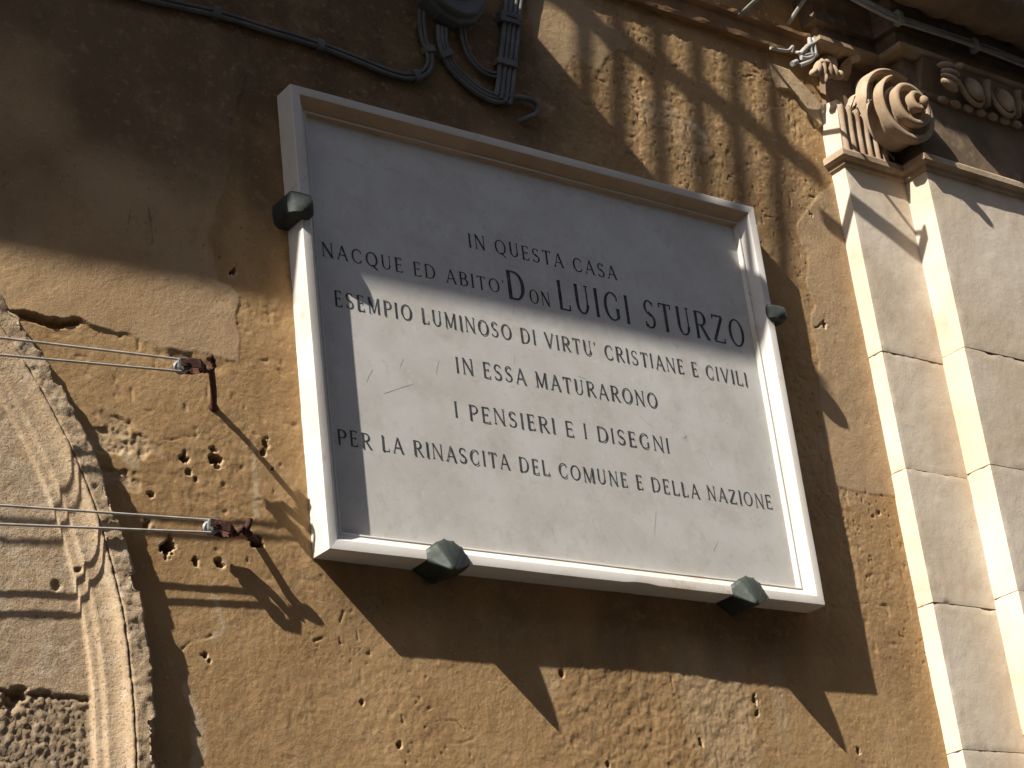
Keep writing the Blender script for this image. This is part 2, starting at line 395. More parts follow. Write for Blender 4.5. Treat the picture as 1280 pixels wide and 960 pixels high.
# washed, lighter runs below the plaque and pale lime scabs
runs = sstep(0.02, 0.3, vnoise(X * 13, Zg * 0.9, 81)) * sstep(3.25, 3.05, Zg) * sstep(1.05, 1.2, X) * sstep(2.0, 1.9, X) * 0.22
scab = sstep(0.18, 0.34, fbm(X, Zg, 8, 4, 91)) * sstep(0.0, 0.3, fbm(X, Zg, 1.5, 2, 92)) * 0.5
light = np.maximum(light, np.maximum(runs, np.maximum(scab * .35 * (1 - smooth_mask) * sstep(4.2, 3.9, Zg), mS * 0.5 + mT * 0.25 + mB * 0.10)))
light = np.maximum(light, sstep(0.42, 0.47, vnoise(X * 60, Zg * 60, 95)) * top_right * 0.8)
light = np.maximum(light, cr * .35)
for P, w in [([(318, 560), (320, 640)], .012), ([(268, 745), (280, 790), (262, 800)], .012), ([(245, 900), (248, 960)], .03), ([(150, 560), (165, 575)], .03), ([(235, 860), (242, 900)], .015), ([(858, 150), (880, 170)], .02)]:
    light = np.maximum(light, sstep(w, w * .3, line_d(X + wx, Zg + wz, W2(P))) * 0.5)
# brown water staining, and balcony shade painted into the upper left of the wall
damp_shade = sstep(-0.05, 0.35, fbm(X, Zg, 2.3, 4, 101)) * 0.35 + sstep(0.0, 0.35, vnoise(X * 11, Zg * 1.3, 103)) * 0.22
balcony_shade = sstep(4.15, 4.75, Zg + fbm(X, Zg, 2.2, 3, 105) * 0.5) * sstep(1.15, 0.8, X + fbm(X, Zg, 3, 2, 106) * .4)
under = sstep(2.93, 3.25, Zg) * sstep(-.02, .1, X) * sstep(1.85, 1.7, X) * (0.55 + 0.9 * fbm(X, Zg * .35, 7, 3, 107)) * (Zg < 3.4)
damp_shade = np.clip(damp_shade * (0.25 + 0.75 * sstep(3.9, 4.4, Zg)) + balcony_shade * 0.9 + np.clip(under, 0, 1) * .75, 0, 1) * (1 - 0.6 * mR)
damp_shade = np.maximum(damp_shade, sstep(.05, .0, np.abs(pl + .015)) * 0.35 * sstep(4.0, 4.2, Zg))
dark = np.clip(np.maximum(dark, np.maximum(damp_shade * 0.8, pitm * .2)), 0, 1)
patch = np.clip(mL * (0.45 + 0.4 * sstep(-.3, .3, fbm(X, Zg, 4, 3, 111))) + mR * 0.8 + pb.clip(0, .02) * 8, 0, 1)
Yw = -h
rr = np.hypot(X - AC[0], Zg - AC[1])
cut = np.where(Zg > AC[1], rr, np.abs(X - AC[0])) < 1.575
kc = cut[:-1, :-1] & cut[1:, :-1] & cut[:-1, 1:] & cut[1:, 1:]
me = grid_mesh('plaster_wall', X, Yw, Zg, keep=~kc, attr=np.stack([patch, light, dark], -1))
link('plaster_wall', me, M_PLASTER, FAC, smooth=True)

# stone arch: a moulded archivolt on straight jambs, swept along its centre line
prof = [(1.644, -0.03), (1.644, 0.042), (1.600, 0.042), (1.5935, 0.042), (1.592, 0.034), (1.590, 0.034), (1.588, 0.0415), (1.583, 0.038), (1.578, 0.030), (1.573, 0.018), (1.560, 0.006), (1.548, 0.001), (1.536, 0.000),
        (1.533, -0.004), (1.530, -0.014), (1.522, -0.018), (1.512, -0.019), (1.509, -0.022), (1.507, -0.036), (1.500, -0.038), (1.20, -0.038), (1.195, -0.045), (1.19, -0.30)]
fp = []
for (a, b) in zip(prof, prof[1:]):
    L = math.hypot(a[0] - b[0], a[1] - b[1]); n = max(1, int(L / 0.006))
    for k in range(n): fp.append((a[0] + (b[0] - a[0]) * k / n, a[1] + (b[1] - a[1]) * k / n))
fp.append(prof[-1]); fp = np.array(fp); fp[:, 1] = np.where(fp[:, 1] > -.05, np.where((fp[:, 1] > .0335) | (fp[:, 0] > 1.584), fp[:, 1], -0.010 + (fp[:, 1] + .038) * 0.6), fp[:, 1])
th = np.concatenate([np.linspace(math.pi, 0.9, 40), np.linspace(0.88, 0.0, 300)])
stations = [(np.cos(t), np.sin(t), 0.0) for t in th] + [(1.0, 0.0, -k * 0.006) for k in range(1, 80)] + [(1.0, 0.0, -k) for k in (.7, 1.0, 1.5, 2.0, 2.85)]
stations = [(-1.0, 0.0, -k) for k in (2.85, 2.0, 1.0, 0.4)] + stations
ST = np.array(stations)
Xa = AC[0] + ST[:, 0][:, None] * fp[:, 0][None]; Za = AC[1] + ST[:, 1][:, None] * fp[:, 0][None] + ST[:, 2][:, None]; Za = np.maximum(Za, 0.0)
hn = fbm(Xa, Za, 9, 3, 201) * 0.003 + fbm(Xa, Za, 48, 3, 202, .6) * 0.0030 + vnoise(Xa * 140, Za * 140, 203) * 0.0011
outer = (fp[:, 0] > 1.583)[None] * np.ones_like(Xa); inner = (fp[:, 0] < 1.506)[None] * np.ones_like(Xa)
peck = inner * sstep(0.012, 0.0, Za - 2.885 + fbm(Xa, Za, 12, 3, 206) * 0.04)
peckn = vnoise(Xa * 185 + Za * 50, Za * 140, 207) * 0.0075 + vnoise(Xa * 75, Za * 65, 208) * 0.0035
hn = hn * (0.45 + 0.9 * outer) + peck * (peckn - 0.004)
joint = sstep(.006, .002, np.abs(Za - 2.893 + fbm(Xa, Za, 14, 3, 206) * 0.012)) * inner
hn = hn - joint * 0.004
for px, py, r, dp in [(18, 868, .018, .03), (10, 880, .02, .02), (64, 735, .012, .008), (88, 718, .008, .012)]:
    c = at(px, py, .038); d = np.hypot(Xa - c[0], Za - c[2]) / r + fbm(Xa, Za, 60, 2, px) * .8; hn = hn - sstep(1.05, .6, d) * dp
# chips out of the outer arris
edge = (fp[:, 0] > 1.632)[None] * np.ones_like(Xa) * (fp[:, 1] > 0.0)[None]
chip = sstep(0.08, 0.3, fbm(Xa, Za, 17, 3, 211)) * 0.012 * edge
Xa = Xa - chip * ST[:, 0][:, None] + fbm(Xa, Za, 45, 3, 212) * 0.007 * edge; Za = Za - chip * ST[:, 1][:, None]
Ya = -(fp[:, 1][None] + hn)
lightA = sstep(.1, .35, fbm(Xa, Za, 20, 3, 221)) * .35; darkA = np.clip(peck * 0.55 + joint * .8 + sstep(0.1, .4, fbm(Xa, Za, 5, 3, 222)) * .3, 0, 1)
patchA = (1 - outer) * 0.4 * sstep(-.1, .3, fbm(Xa, Za, 3, 2, 223))
me = grid_mesh('stone_arch', Xa, Ya, Za, attr=np.stack([patchA, lightA, darkA], -1))
me.flip_normals()
link('stone_arch', me, M_ARCH, FAC, smooth=True)
bm = BM(); add_box(bm, AC[0] - 1.25, AC[0] + 1.25, 0.26, 0.32, 0.0, 4.2)
for k in range(9): add_box(bm, AC[0] - 1.2 + k * .27, AC[0] - 0.97 + k * .27, 0.235, 0.258, 0.05, 4.1, 0.006)
obj('wooden_door', bm, M_WOOD, FAC)

# pilaster: an inner and an outer layer of ashlar
PX1, PY1, PX2, PY2, PXE = 2.318, -0.068, 2.628, -0.174, 5.2
j1 = [0.0, 0.9, 1.6, 2.2, 2.872, 3.36, 3.83, 4.262, 5.03]
bl1 = [(PX1 + random.uniform(-.002, .002), PX2 + .03, PY1 + random.uniform(-.0015, .0015), 0.03, a + .0006, b - .0006) for a, b in zip(j1, j1[1:])]
j2 = [0.0, 0.85, 1.7, 2.3, 2.93, 3.395, 3.845, 4.285, 5.03]
bl2 = []
for a, b in zip(j2, j2[1:]):
    bl2.append((PX2 + random.uniform(-.002, .002), PXE, PY2 + random.uniform(-.0015, .0015), 0.03, a + .0006, b - .0006))
PIL = obj('pilaster', (lambda b: (add_box(b, PX1 + .02, PXE, PY1 + .015, 0.12, 0, 5.03), add_box(b, PX2 + .02, PXE, PY2 + .015, PY1 + .014, 0, 5.03), b)[-1])(BM()), M_CARVED, FAC)
rough_blocks('inner_layer', M_STONE, PIL, [b for b in bl1 if b[5] > 2.3], 0.012, 0.0009, 3, 0.0035)
rough_blocks('outer_layer', M_STONE, PIL, [b for b in bl2 if b[5] > 2.35], 0.016, 0.0009, 5, 0.0035)
LAY = [(PX1, PY1), (PX2, PY2)]
bm = BM(); stepped_moulding(bm, [(0.004, 4.985), (0.012, 4.99), (0.014, 5.004), (0.026, 5.008), (0.034, 5.014), (0.034, 5.034), (0.030, 5.042), (0.0, 5.046)], LAY, PXE)
obj('astragal', bm, M_CARVED, PIL)

# capital
CAP = obj('capital', (lambda b: (add_box(b, PX1 + .03, PXE, PY1 + .035, 0.12, 5.046, 5.49), add_box(b, PX2 + .01, PXE, PY2 + .002, PY1 + .03, 5.048, 5.49), b)[-1])(BM()), M_SHADE_STONE, FAC)
# fluted bell of the inner layer
bm = BM(); nfl = 6; x0, x1 = PX1 - 0.004, PX1 + 0.235
N = nfl * 10 + 1; rows = []
for kz in range(13):
    tz = kz / 12; row = []
    for i in range(N):
        tx = i / (N - 1); x = x0 + (x1 - x0) * tx
        c = abs(math.sin(math.pi * tx * nfl)); fl = 0.020 * c ** 0.7
        top = 5.225 - 0.03 * tx + 0.022 * c - 0.02 * (tx > .9)
        z = 5.046 + (top - 5.046) * tz
        row.append((x, PY1 - 0.004 - fl * min(1, (1.15 - tz) * 4) - 0.012 * tz ** 3, z))
    rows.append(row)
vv = [[bm.verts.new(p) for p in r] for r in rows]
for A, B in zip(vv, vv[1:]):
    for i in range(N - 1): bm.faces.new((A[i], A[i + 1], B[i + 1], B[i]))
bk = [[bm.verts.new((x, PY1 + 0.028, z)) for (x, y, z) in (r[0], r[-1])] for r in rows]
for k in range(12):
    bm.faces.new((vv[k][0], vv[k + 1][0], bk[k + 1][0], bk[k][0])); bm.faces.new((vv[k][-1], bk[k][1], bk[k + 1][1], vv[k + 1][-1]))
tb = [bm.verts.new((p[0], PY1 + .028, p[2])) for p in rows[-1]]
for i in range(N - 1): bm.faces.new((vv[-1][i], vv[-1][i + 1], tb[i + 1], tb[i]))
obj('fluted_bell', bm, M_CARVED, CAP)
bm = BM()                                               # plain lit cheek at the left of the bell
add_faces(bm, [(PX1 - .012, 0.02, 5.046), (PX1 - .008, PY1 - .012, 5.046), (PX1 + .012, PY1 - .012, 5.046), (PX1 + .012, 0.02, 5.046),
               (PX1 - .004, 0.02, 5.27), (PX1 - .002, PY1 - .022, 5.25), (PX1 + .012, PY1 - .022, 5.25), (PX1 + .012, 0.02, 5.27)],
          [(0, 1, 2, 3), (4, 7, 6, 5), (0, 4, 5, 1), (1, 5, 6, 2), (2, 6, 7, 3), (3, 7, 4, 0)])
obj('bell_cheek', bm, M_STONE, CAP)
# volute: a coil that winds inwards and comes forward like a shell
def volute(eye, R, pitch, turns, yb, a0):
    cx, ye, cz = eye; bm = BM(); n = 170; prev = None
    for i in range(n + 1):
        t = i / n; ang = a0 + t * turns * 2 * math.pi
        r = R - pitch * t * turns; w = pitch * 0.56 * (1 if t > .12 else .55 + t * 3.7)
        y = yb + (ye - yb) * t
        ca, sa = math.cos(ang), math.sin(ang)
        dp = .040 - .012 * t
        sec = [(r - .004, dp), (r, 0.006), (r - w * .12, 0.0), (r - w * .5, -0.004), (r - w * .88, 0.0), (r - w, 0.006), (r - w - .002, dp)]
        ring = [bm.verts.new((cx + q * ca, y + d, cz + q * sa)) for q, d in sec]
        if prev:
            for k in range(len(sec)):
                bm.faces.new((prev[k], prev[(k + 1) % len(sec)], ring[(k + 1) % len(sec)], ring[k]))
        else: bm.faces.new(ring)
        prev = ring
    bm.faces.new(prev[::-1])
    add_ball(bm, (cx, ye - 0.002, cz), (0.020, 0.014, 0.020))
    for k in range(4):                                   # stepped floor of the channel
        rr_ = R * (.72 - .19 * k); yk = yb + (ye - yb) * (1 - rr_ / R) + 0.036
        m4 = Matrix.Translation((cx, yk + .05, cz)) @ Matrix.Rotation(math.pi / 2, 4, 'X')
        bmesh.ops.create_cone(bm, cap_ends=True, segments=48, radius1=rr_, radius2=rr_, depth=.10, matrix=m4)
    return auto_smooth(obj('volute', bm, M_CARVED, CAP), 50)
VE = at(1155, 126, -0.285)
volute(VE, 0.152, 0.048, 2.75, -0.205, 1.9)
bm = BM(); prev = None                                   # thin rim that unrolls from under the abacus behind the coil
for i in range(40):
    a = math.radians(66 + 138 * i / 39); rr_ = 0.190 - .012 * i / 39
    d = Vector((math.cos(a), 0, math.sin(a))); c = Vector((VE[0], -0.15, VE[2])) + d * rr_; tp = min(1, (39 - i) / 16 + .05)
    ring = [bm.verts.new(c + d * u * tp + Vector((0, y * min(1, tp * 1.5), 0))) for u, y in [(0.0, -.028), (.008, -.022), (.010, .02), (-.012, .02), (-.010, -.022)]]
    if prev:
        for k in range(5): bm.faces.new((prev[k], prev[(k + 1) % 5], ring[(k + 1) % 5], ring[k]))
    else: bm.faces.new(ring)
    prev = ring
bm.faces.new(prev[::-1]); auto_smooth(obj('volute_rim', bm, M_CARVED, CAP), 50)
# acanthus curls
def leaf(base, tip, curl, width, nm='acanthus_leaf', lobes=5, thick=0.01):
    """a leaf rising from base to tip, its end rolled forward by curl"""
    b = Vector(base); t = Vector(tip); bm = BM(); n = 14; mcr = 11
    side = (t - b).cross(Vector((0, -1, 0))).normalized()
    out = Vector((0, -1, 0))
    rows = []
    for i in range(n + 1):
        s = i / n
        roll = max(0, s - .62) / .38
        c = b.lerp(t, min(s, .62) / .62) + out * (0.02 * s)
        ang = roll * math.pi * 1.1
        c = c + (t - b).normalized() * math.sin(ang) * curl + out * (1 - math.cos(ang)) * curl
        w = width * (0.55 + 0.55 * math.sin(math.pi * min(1, s * .9 + .12))) * (1 - 0.35 * roll)
        row = []
        for k in range(mcr):
            u = k / (mcr - 1) * 2 - 1
            rib = 0.010 * math.cos(u * math.pi * lobes / 2 * 1.0) ** 2
            sc = 1 - 0.16 * (abs(math.sin(s * 9)) if abs(u) > .7 else 0)
            row.append(c + side * u * w * .5 * sc + out * (rib - 0.018 * u * u))
        rows.append(row)
    F = [[bm.verts.new(p) for p in r] for r in rows]; Bk = [[bm.verts.new(p - out * thick) for p in r] for r in rows]
    for i in range(n):
        for k in range(mcr - 1):
            bm.faces.new((F[i][k], F[i][k + 1], F[i + 1][k + 1], F[i + 1][k])); bm.faces.new((Bk[i][k], Bk[i + 1][k], Bk[i + 1][k + 1], Bk[i][k + 1]))
        for k in (0, mcr - 1): bm.faces.new((F[i][k], F[i + 1][k], Bk[i + 1][k], Bk[i][k]))
    for i in (0, n):
        for k in range(mcr - 1): bm.faces.new((F[i][k], F[i][k + 1], Bk[i][k + 1], Bk[i][k]))
    return auto_smooth(obj(nm, bm, M_CARVED, CAP), 60)
bm = BM()
for px, py, rx, rz, an in [(1022, 86, .016, .034, 20), (1028, 87, .014, .048, 6), (1035, 86, .015, .040, -4), (1042, 90, .014, .030, -16), (1049, 94, .013, .018, -30), (1017, 90, .012, .016, 40), (1030, 80, .040, .014, -8), (1030, 98, .008, .022, 0)]:
    add_ball(bm, at(px, py, -.105), (rx, .020, rz), Matrix.Rotation(math.radians(an), 4, 'Y'))
add_box(bm, 2.335, 2.40, -.070, .0, 5.42, 5.468, .01)
auto_smooth(obj('acanthus_curl', bm, M_CARVED, CAP), 60)
leaf((2.46, -.03, 5.40), (2.45, -.055, 5.44), 0.024, 0.06)
leaf((2.52, -.04, 5.22), (2.53, -.06, 5.38), 0.024, 0.08)
leaf((2.44, -.04, 5.22), (2.46, -.06, 5.30), 0.014, 0.05)
# egg-and-dart band with its bead
EY = PY2 - 0.012
bm = BM()
profE = [(0.0, 5.315), (0.012, 5.315), (0.020, 5.325), (0.020, 5.335), (0.012, 5.343), (0.010, 5.35), (0.05, 5.45), (0.055, 5.465), (0.0, 5.47)]
rings = [[bm.verts.new((x, PY2 + .01 - o, z)) for o, z in profE] for x in (2.70, PXE)]
for k in range(len(profE)): bm.faces.new((rings[0][k], rings[0][(k + 1) % len(profE)], rings[1][(k + 1) % len(profE)], rings[1][k]))
bm.faces.new(rings[0]); bm.faces.new(rings[1][::-1])
obj('ovolo_band', bm, M_SHADE_STONE, CAP)
for k in range(9):
    xe = 2.955 + k * 0.178
    bm = BM(); tilt = Matrix.Rotation(math.radians(-24), 4, 'X')
    add_ball(bm, (xe, EY - .028, 5.395), (0.038, 0.034, 0.062), tilt)
    auto_smooth(obj('egg', bm, M_CARVED, CAP), 60)
    bm = BM()
    ring = [(xe + 0.057 * math.cos(a), EY - .022 + .012 * math.sin(a), 5.40 + .077 * math.sin(a)) for a in [math.radians(160 + 220 * i / 16) for i in range(17)]]
    add_tube(bm, ring, 0.010, 6); auto_smooth(obj('egg_shell', bm, M_CARVED, CAP), 60)
    bm = BM()
    xd = xe + 0.089
    add_faces(bm, [(xd - .014, EY - .035, 5.455), (xd + .014, EY - .035, 5.455), (xd + .006, EY - .022, 5.37), (xd - .006, EY - .022, 5.37), (xd, EY - .056, 5.45), (xd, EY - .03, 5.345),
                   (xd - .014, EY + .01, 5.455), (xd + .014, EY + .01, 5.455), (xd, EY + .01, 5.345)],
              [(0, 4, 5, 3), (4, 1, 2, 5), (0, 6, 7, 1, 4), (0, 3, 5, 8, 6), (1, 7, 8, 5, 2)])
    obj('dart', bm, M_CARVED, CAP)
for k in range(14):
    bm = BM(); add_ball(bm, (2.80 + k * .07, PY2 - .012, 5.322), (0.026, 0.016, 0.016)); auto_smooth(obj('bead', bm, M_CARVED, CAP), 60)
# palmette that spills from the coil over the first egg
bm = BM()
for i, (dx, dz, ln, an) in enumerate([(0, .045, .075, 12), (.02, .018, .085, 2), (.012, -.012, .085, -10), (-.002, -.042, .07, -24), (.075, .06, .05, 30)]):
    add_ball(bm, (2.79 + dx, EY - .055, 5.395 + dz), (ln * .62, .020, .014), Matrix.Rotation(-math.radians(an), 4, 'Y'))
auto_smooth(obj('palmette', bm, M_CARVED, CAP), 60)
bm = BM(); stepped_moulding(bm, [(0.012, 5.472), (0.034, 5.484), (0.040, 5.490), (0.040, 5.506), (0.034, 5.510), (0.0, 5.515)], LAY, PXE)
obj('abacus', bm, M_CARVED, CAP)

# entablature
ENT = obj('entablature', (lambda b: (add_box(b, PX1 + .03, PXE, PY1 + .03, 0.12, 5.515, 6.6), b)[-1])(BM()), M_SHADE_STONE, FAC)
bm = BM(); stepped_moulding(bm, [(-0.012, 5.515), (-0.012, 5.595), (0.010, 5.600), (0.010, 5.675), (0.03, 5.69), (0.035, 5.71), (0.0, 5.715), (0.0, 5.90)], LAY, PXE)
obj('architrave', bm, M_SHADE_STONE, ENT)
bm = BM(); stepped_moulding(bm, [(0.02, 5.90), (0.05, 5.93), (0.10, 5.96), (0.35, 5.965), (0.35, 6.03), (0.39, 6.06), (0.41, 6.12), (0.0, 6.16)], LAY, PXE)
obj('cornice', bm, M_SHADE_STONE, ENT)
bm = BM(); n = 120; prev = None                          # carved roll under the cornice
for i in range(n + 1):
    x = 2.475 + (PXE - 2.475) * i / n; u = (x - 2.475)
    r = 0.104 + 0.010 * abs(math.cos(u * math.pi / .13)) ** .6 + (0.008 if (u % .26) < .04 else 0)
    if i == 0: r = 0.07
    if i == 1: r = 0.10
    ring = [bm.verts.new((x, -0.335 + r * math.cos(a), 5.722 + r * math.sin(a))) for a in [2 * math.pi * k / 28 for k in range(28)]]
    if prev:
        for k in range(28): bm.faces.new((prev[k], prev[(k + 1) % 28], ring[(k + 1) % 28], ring[k]))
    else: bm.faces.new(ring)
    prev = ring
bm.faces.new(prev[::-1])
add_box(bm, 2.54, PXE, -0.40, -0.14, 5.74, 5.90)
auto_smooth(obj('carved_roll', bm, M_SHADE_STONE, ENT), 50)

# string course left of the pilaster and the corbelled eaves above it
bm = BM()
ring = [(0.05, 5.452), (-0.030, 5.452), (-0.032, 5.466), (-0.020, 5.472), (-0.022, 5.528), (-0.040, 5.538), (-0.042, 5.552), (0.05, 5.556)]
st = []
for i in range(60):
    x = 0.55 + (2.30 - 0.55) * i / 59
    st.append([(x, y + (0.0015 * math.sin(i * 2.1) + random.uniform(-.0015, .002) if y < -.028 else 0), z + random.uniform(-.002, .002)) for y, z in ring])
add_extrude(bm, None, st)
obj('string_course', bm, M_COURSE, FAC)
bm = BM(); add_extrude(bm, None, [[(x, y, z) for y, z in [(0.05, 5.88), (-0.05, 5.90), (-0.08, 5.95), (-0.14, 5.96), (-0.14, 6.02), (-0.15, 6.06), (0.05, 6.14)]] for x in (1.0, 2.295)])
obj('eaves_moulding', bm, M_COURSE, FAC)

# balcony overhead (its shade covers the upper wall), with its iron railing

bm = BM()
add_box(bm, -4.2, 0.15, -0.627, 0.06, 5.90, 5.985, 0.006); add_box(bm, -4.2, 0.15, -0.64, 0.06, 5.988, 6.05, 0.01)
BAL = obj('balcony', bm, M_STONE, FAC)
def rail_pt(xs, zs, zc):
    Y = (zc - zs) / 3.0; return (xs - 3.05 * Y, -Y, zc)
band = [(1.08, 5.41), (1.2, 5.365), (1.349, 5.289), (1.56, 5.229), (1.8, 5.16), (2.0, 5.092), (2.256, 4.981)]
bxs = [b[0] for b in band]; bzs = [b[1] for b in band]
rp = [rail_pt(x, z, 7.0) for x, z in band]
rp = [(-4.1, -0.42, 7.0), (-1.2, -0.50, 7.0)] + rp
bm = BM()
st = []
for p in rp: st.append([(p[0], p[1] - .012, p[2] - .05), (p[0], p[1] + .008, p[2] - .05), (p[0], p[1] + .008, p[2] + .02), (p[0], p[1] - .008, p[2] + .02)])
add_extrude(bm, None, st)
add_tube(bm, [(-4.1, -0.42, 7.42), (-1.2, -0.50, 7.42)] + [(p[0], p[1], 7.42) for p in rp[2:]], 0.02, 8)
obj('hand_rail', bm, M_IRON, BAL)
for k, xsx in enumerate([1.21, 1.385, 1.555, 1.725, 1.89, 2.065]):
    zsx = float(np.interp(xsx, bxs, bzs)); p = rail_pt(xsx, zsx, 7.0)
    bm = BM()
    add_tube(bm, [(p[0] + .16 * (z - 7.0), min(p[1], -.56) if z > 6.1 else -.58, z) for z in (7.42, 7.0, 6.6, 6.2, 6.05)], 0.014, 8)
    obj('baluster', bm, M_IRON, BAL)
for k in range(12):
    x = -0.75 - .28 * k; bm = BM(); add_tube(bm, [(x, -0.52, 7.42), (x, -0.52, 6.05)], 0.014, 8); obj('baluster', bm, M_IRON, BAL)

# two iron rods on the string course, one of them carrying a flat arm
e1 = at(985, -37, -0.36)
BR = empty('clothesline_bracket', tuple(at(918, 25, 0.0)), 'thin grey iron rod above the string course, farther from the capital', 'bracket', 'iron rods above the string course')
bm = BM(); add_tube(bm, [at(916, 27, 0.03), at(918, 25, 0.0), tuple(e1)], 0.0085, 8); obj('rod', bm, M_STEEL, BR)
bm = BM(); st = []
for i in range(13):
    t = i / 12; x = e1[0] - 0.46 * (1 - t); y = e1[1] + 0.09 * (1 - t); z = e1[2] + .08 * (1 - t)
    st.append([(x, y - .006, z - .03), (x, y + .006, z - .03), (x, y + .006, z + .03), (x, y - .006, z + .03)])
add_extrude(bm, None, st); obj('flat_arm', bm, M_IRON, BR)
e2 = at(1032, -40, -0.20)
bm = BM(); add_tube(bm, [at(983, 33, 0.03), at(985, 30, 0.0), tuple(e2)], 0.0085, 8)
tag(obj('iron_rod', bm, M_STEEL), 'short grey iron rod jutting from the wall beside the carved capital', 'rod', 'iron rods above the string course')

# ------------------------------------------------------------------ the plaque
PW, PH, PZ, PD = 1.8, 1.4, 3.30, 0.08
PLQ = empty('memorial_plaque', (PW / 2, 0, PZ), 'large white marble memorial plaque with raised frame and engraved Italian inscription', 'plaque')
RC = 0.035
bm = BM(); add_box(bm, 0.060, PW - 0.060, -RC, 0.02, PZ + 0.060, PZ + PH - 0.060)
obj('slab', bm, M_MARBLE, PLQ)
FPROF = [(0.0, -0.02), (0.0, 0.078), (0.002, PD), (0.027, PD), (0.029, 0.079), (0.040, 0.061), (0.055, 0.0485), (0.0575, 0.0485), (0.0585, 0.0505), (0.0625, 0.0495), (0.0635, 0.044), (0.067, 0.0375), (0.0675, 0.02), (0.0675, -0.02)]
def frame_rail(side, label=None):
    bm = BM(); g = 0.00008; L = PW if side in 'tb' else PH; ns = 40; rows = []
    for i in range(ns + 1):
        row = []
        for u, d in FPROF:
            a = u + g; s = a + (L - 2 * a) * i / ns
            wob = 0.0012 * float(vnoise(np.array([s * 7.0 + u * 30]), np.array([ord(side) * 1.7]), 3)[0])
            uu = u + (wob if 0 < d else 0)
            if side == 'b' and i in (23, 24) and d > .07: uu += .004 if u < .01 else 0
            p = {'b': (s, -d, PZ + uu), 't': (s, -d, PZ + PH - uu), 'l': (uu, -d, PZ + s), 'r': (PW - uu, -d, PZ + s)}[side]
            row.append(bm.verts.new(p))
        rows.append(row)
    n = len(FPROF)
    for A, B in zip(rows, rows[1:]):
        for k in range(n): bm.faces.new((A[k], A[(k + 1) % n], B[(k + 1) % n], B[k]))
    bm.faces.new(rows[0][::-1]); bm.faces.new(rows[-1])
    o = auto_smooth(obj('frame_rail', bm, M_FRAME, PLQ), 28)
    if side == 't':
        o.data.materials.append(M_BROWN_MARBLE)  # downward faces of the top rail take the browner marble
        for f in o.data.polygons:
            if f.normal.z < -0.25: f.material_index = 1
    if side == 'b':
        for f in o.data.polygons: pass
    return o
for sd_ in 'tblr': frame_rail(sd_)

def bottom_clamp(dx):
    P = lambda px, py, y: Vector(at(px, py, y)) + Vector((dx, 0, 0))
    A = P(568, 713, -0.132)
    out = [P(522, 697, -.060), P(534, 686, -.084), P(545, 677, -.094), P(555, 673, -.098), P(567, 676, -.098), P(578, 684, -.092), P(584, 694, -.086), P(593, 704, -.064), P(577, 716, -.03), P(545, 727, -.025)]
    bm = BM(); a = bm.verts.new(A); n = len(out)
    mid = []
    for i, q in enumerate(out):
        bulge = 0.012 if i in (0, 7) else (-0.004 if i in (1, 6) else 0.002)
        mm = q.lerp(A, .5) + Vector((0, -0.004 + (0.008 if i in (1, 6) else 0), -.001)); mid.append(bm.verts.new(mm))
    o = [bm.verts.new(q) for q in out]
    back = [bm.verts.new((q.x, 0.0, min(q.z, 3.33))) for q in out]
    for i in range(n):
        j = (i + 1) % n
        bm.faces.new((o[i], o[j], mid[j], mid[i])); bm.faces.new((mid[i], mid[j], a)); bm.faces.new((o[j], o[i], back[i], back[j]))
    bm.faces.new(back)
    cl = bm.edges.layers.float.new('crease_edge')
    for e in bm.edges:
        if e.verts[0] in back or e.verts[1] in back: e[cl] = 1.0
        elif a in e.verts: e[cl] = 0.75
        elif e.verts[0] in o and e.verts[1] in o: e[cl] = 0.55
        elif (e.verts[0] in mid) != (e.verts[1] in mid): e[cl] = 0.45
        else: e[cl] = 0.0
    ob = obj('clamp', bm, M_BRONZE, PLQ, smooth=True)
    sb = ob.modifiers.new('round', 'SUBSURF'); sb.levels = 2; sb.render_levels = 2
    return ob
bottom_clamp(0.0); bottom_clamp(1.103)
def side_clamp(x0, x1, z0, z1, yf, tip):
    bm = BM(); nx = 8; F = []
    cx, cz = (x0 + x1) / 2, (z0 + z1) / 2
    for i in range(nx + 1):
        row = []
        for k in range(nx + 1):
            u = i / nx * 2 - 1; v = k / nx * 2 - 1
            rc = 1 - 0.10 * (abs(u) ** 6 * abs(v) ** 2 + abs(v) ** 6 * abs(u) ** 2)
            y = yf - tip * max(0, 1 - max(abs(u - .25), abs(v + .15)) / 1.1) + 0.010 * max(abs(u), abs(v)) ** 8
            row.append(bm.verts.new((cx + u * rc * (x1 - x0) / 2, y, cz + v * rc * (z1 - z0) / 2)))
        F.append(row)
    for i in range(nx):
        for k in range(nx): bm.faces.new((F[i][k], F[i + 1][k], F[i + 1][k + 1], F[i][k + 1]))
    loop = [F[i][0] for i in range(nx + 1)] + [F[nx][k] for k in range(1, nx + 1)] + [F[i][nx] for i in range(nx - 1, -1, -1)] + [F[0][k] for k in range(nx - 1, 0, -1)]
    bk = [bm.verts.new((v.co.x, 0.0, v.co.z)) for v in loop]
    for i in range(len(loop)):
        j = (i + 1) % len(loop); bm.faces.new((loop[j], loop[i], bk[i], bk[j]))
    bm.faces.new(bk)
    return auto_smooth(obj('clamp', bm, M_BRONZE, PLQ), 30)
side_clamp(-0.045, 0.036, 4.262, 4.345, -0.094, 0.022)
side_clamp(1.770, 1.850, 4.272, 4.335, -0.094, 0.016)

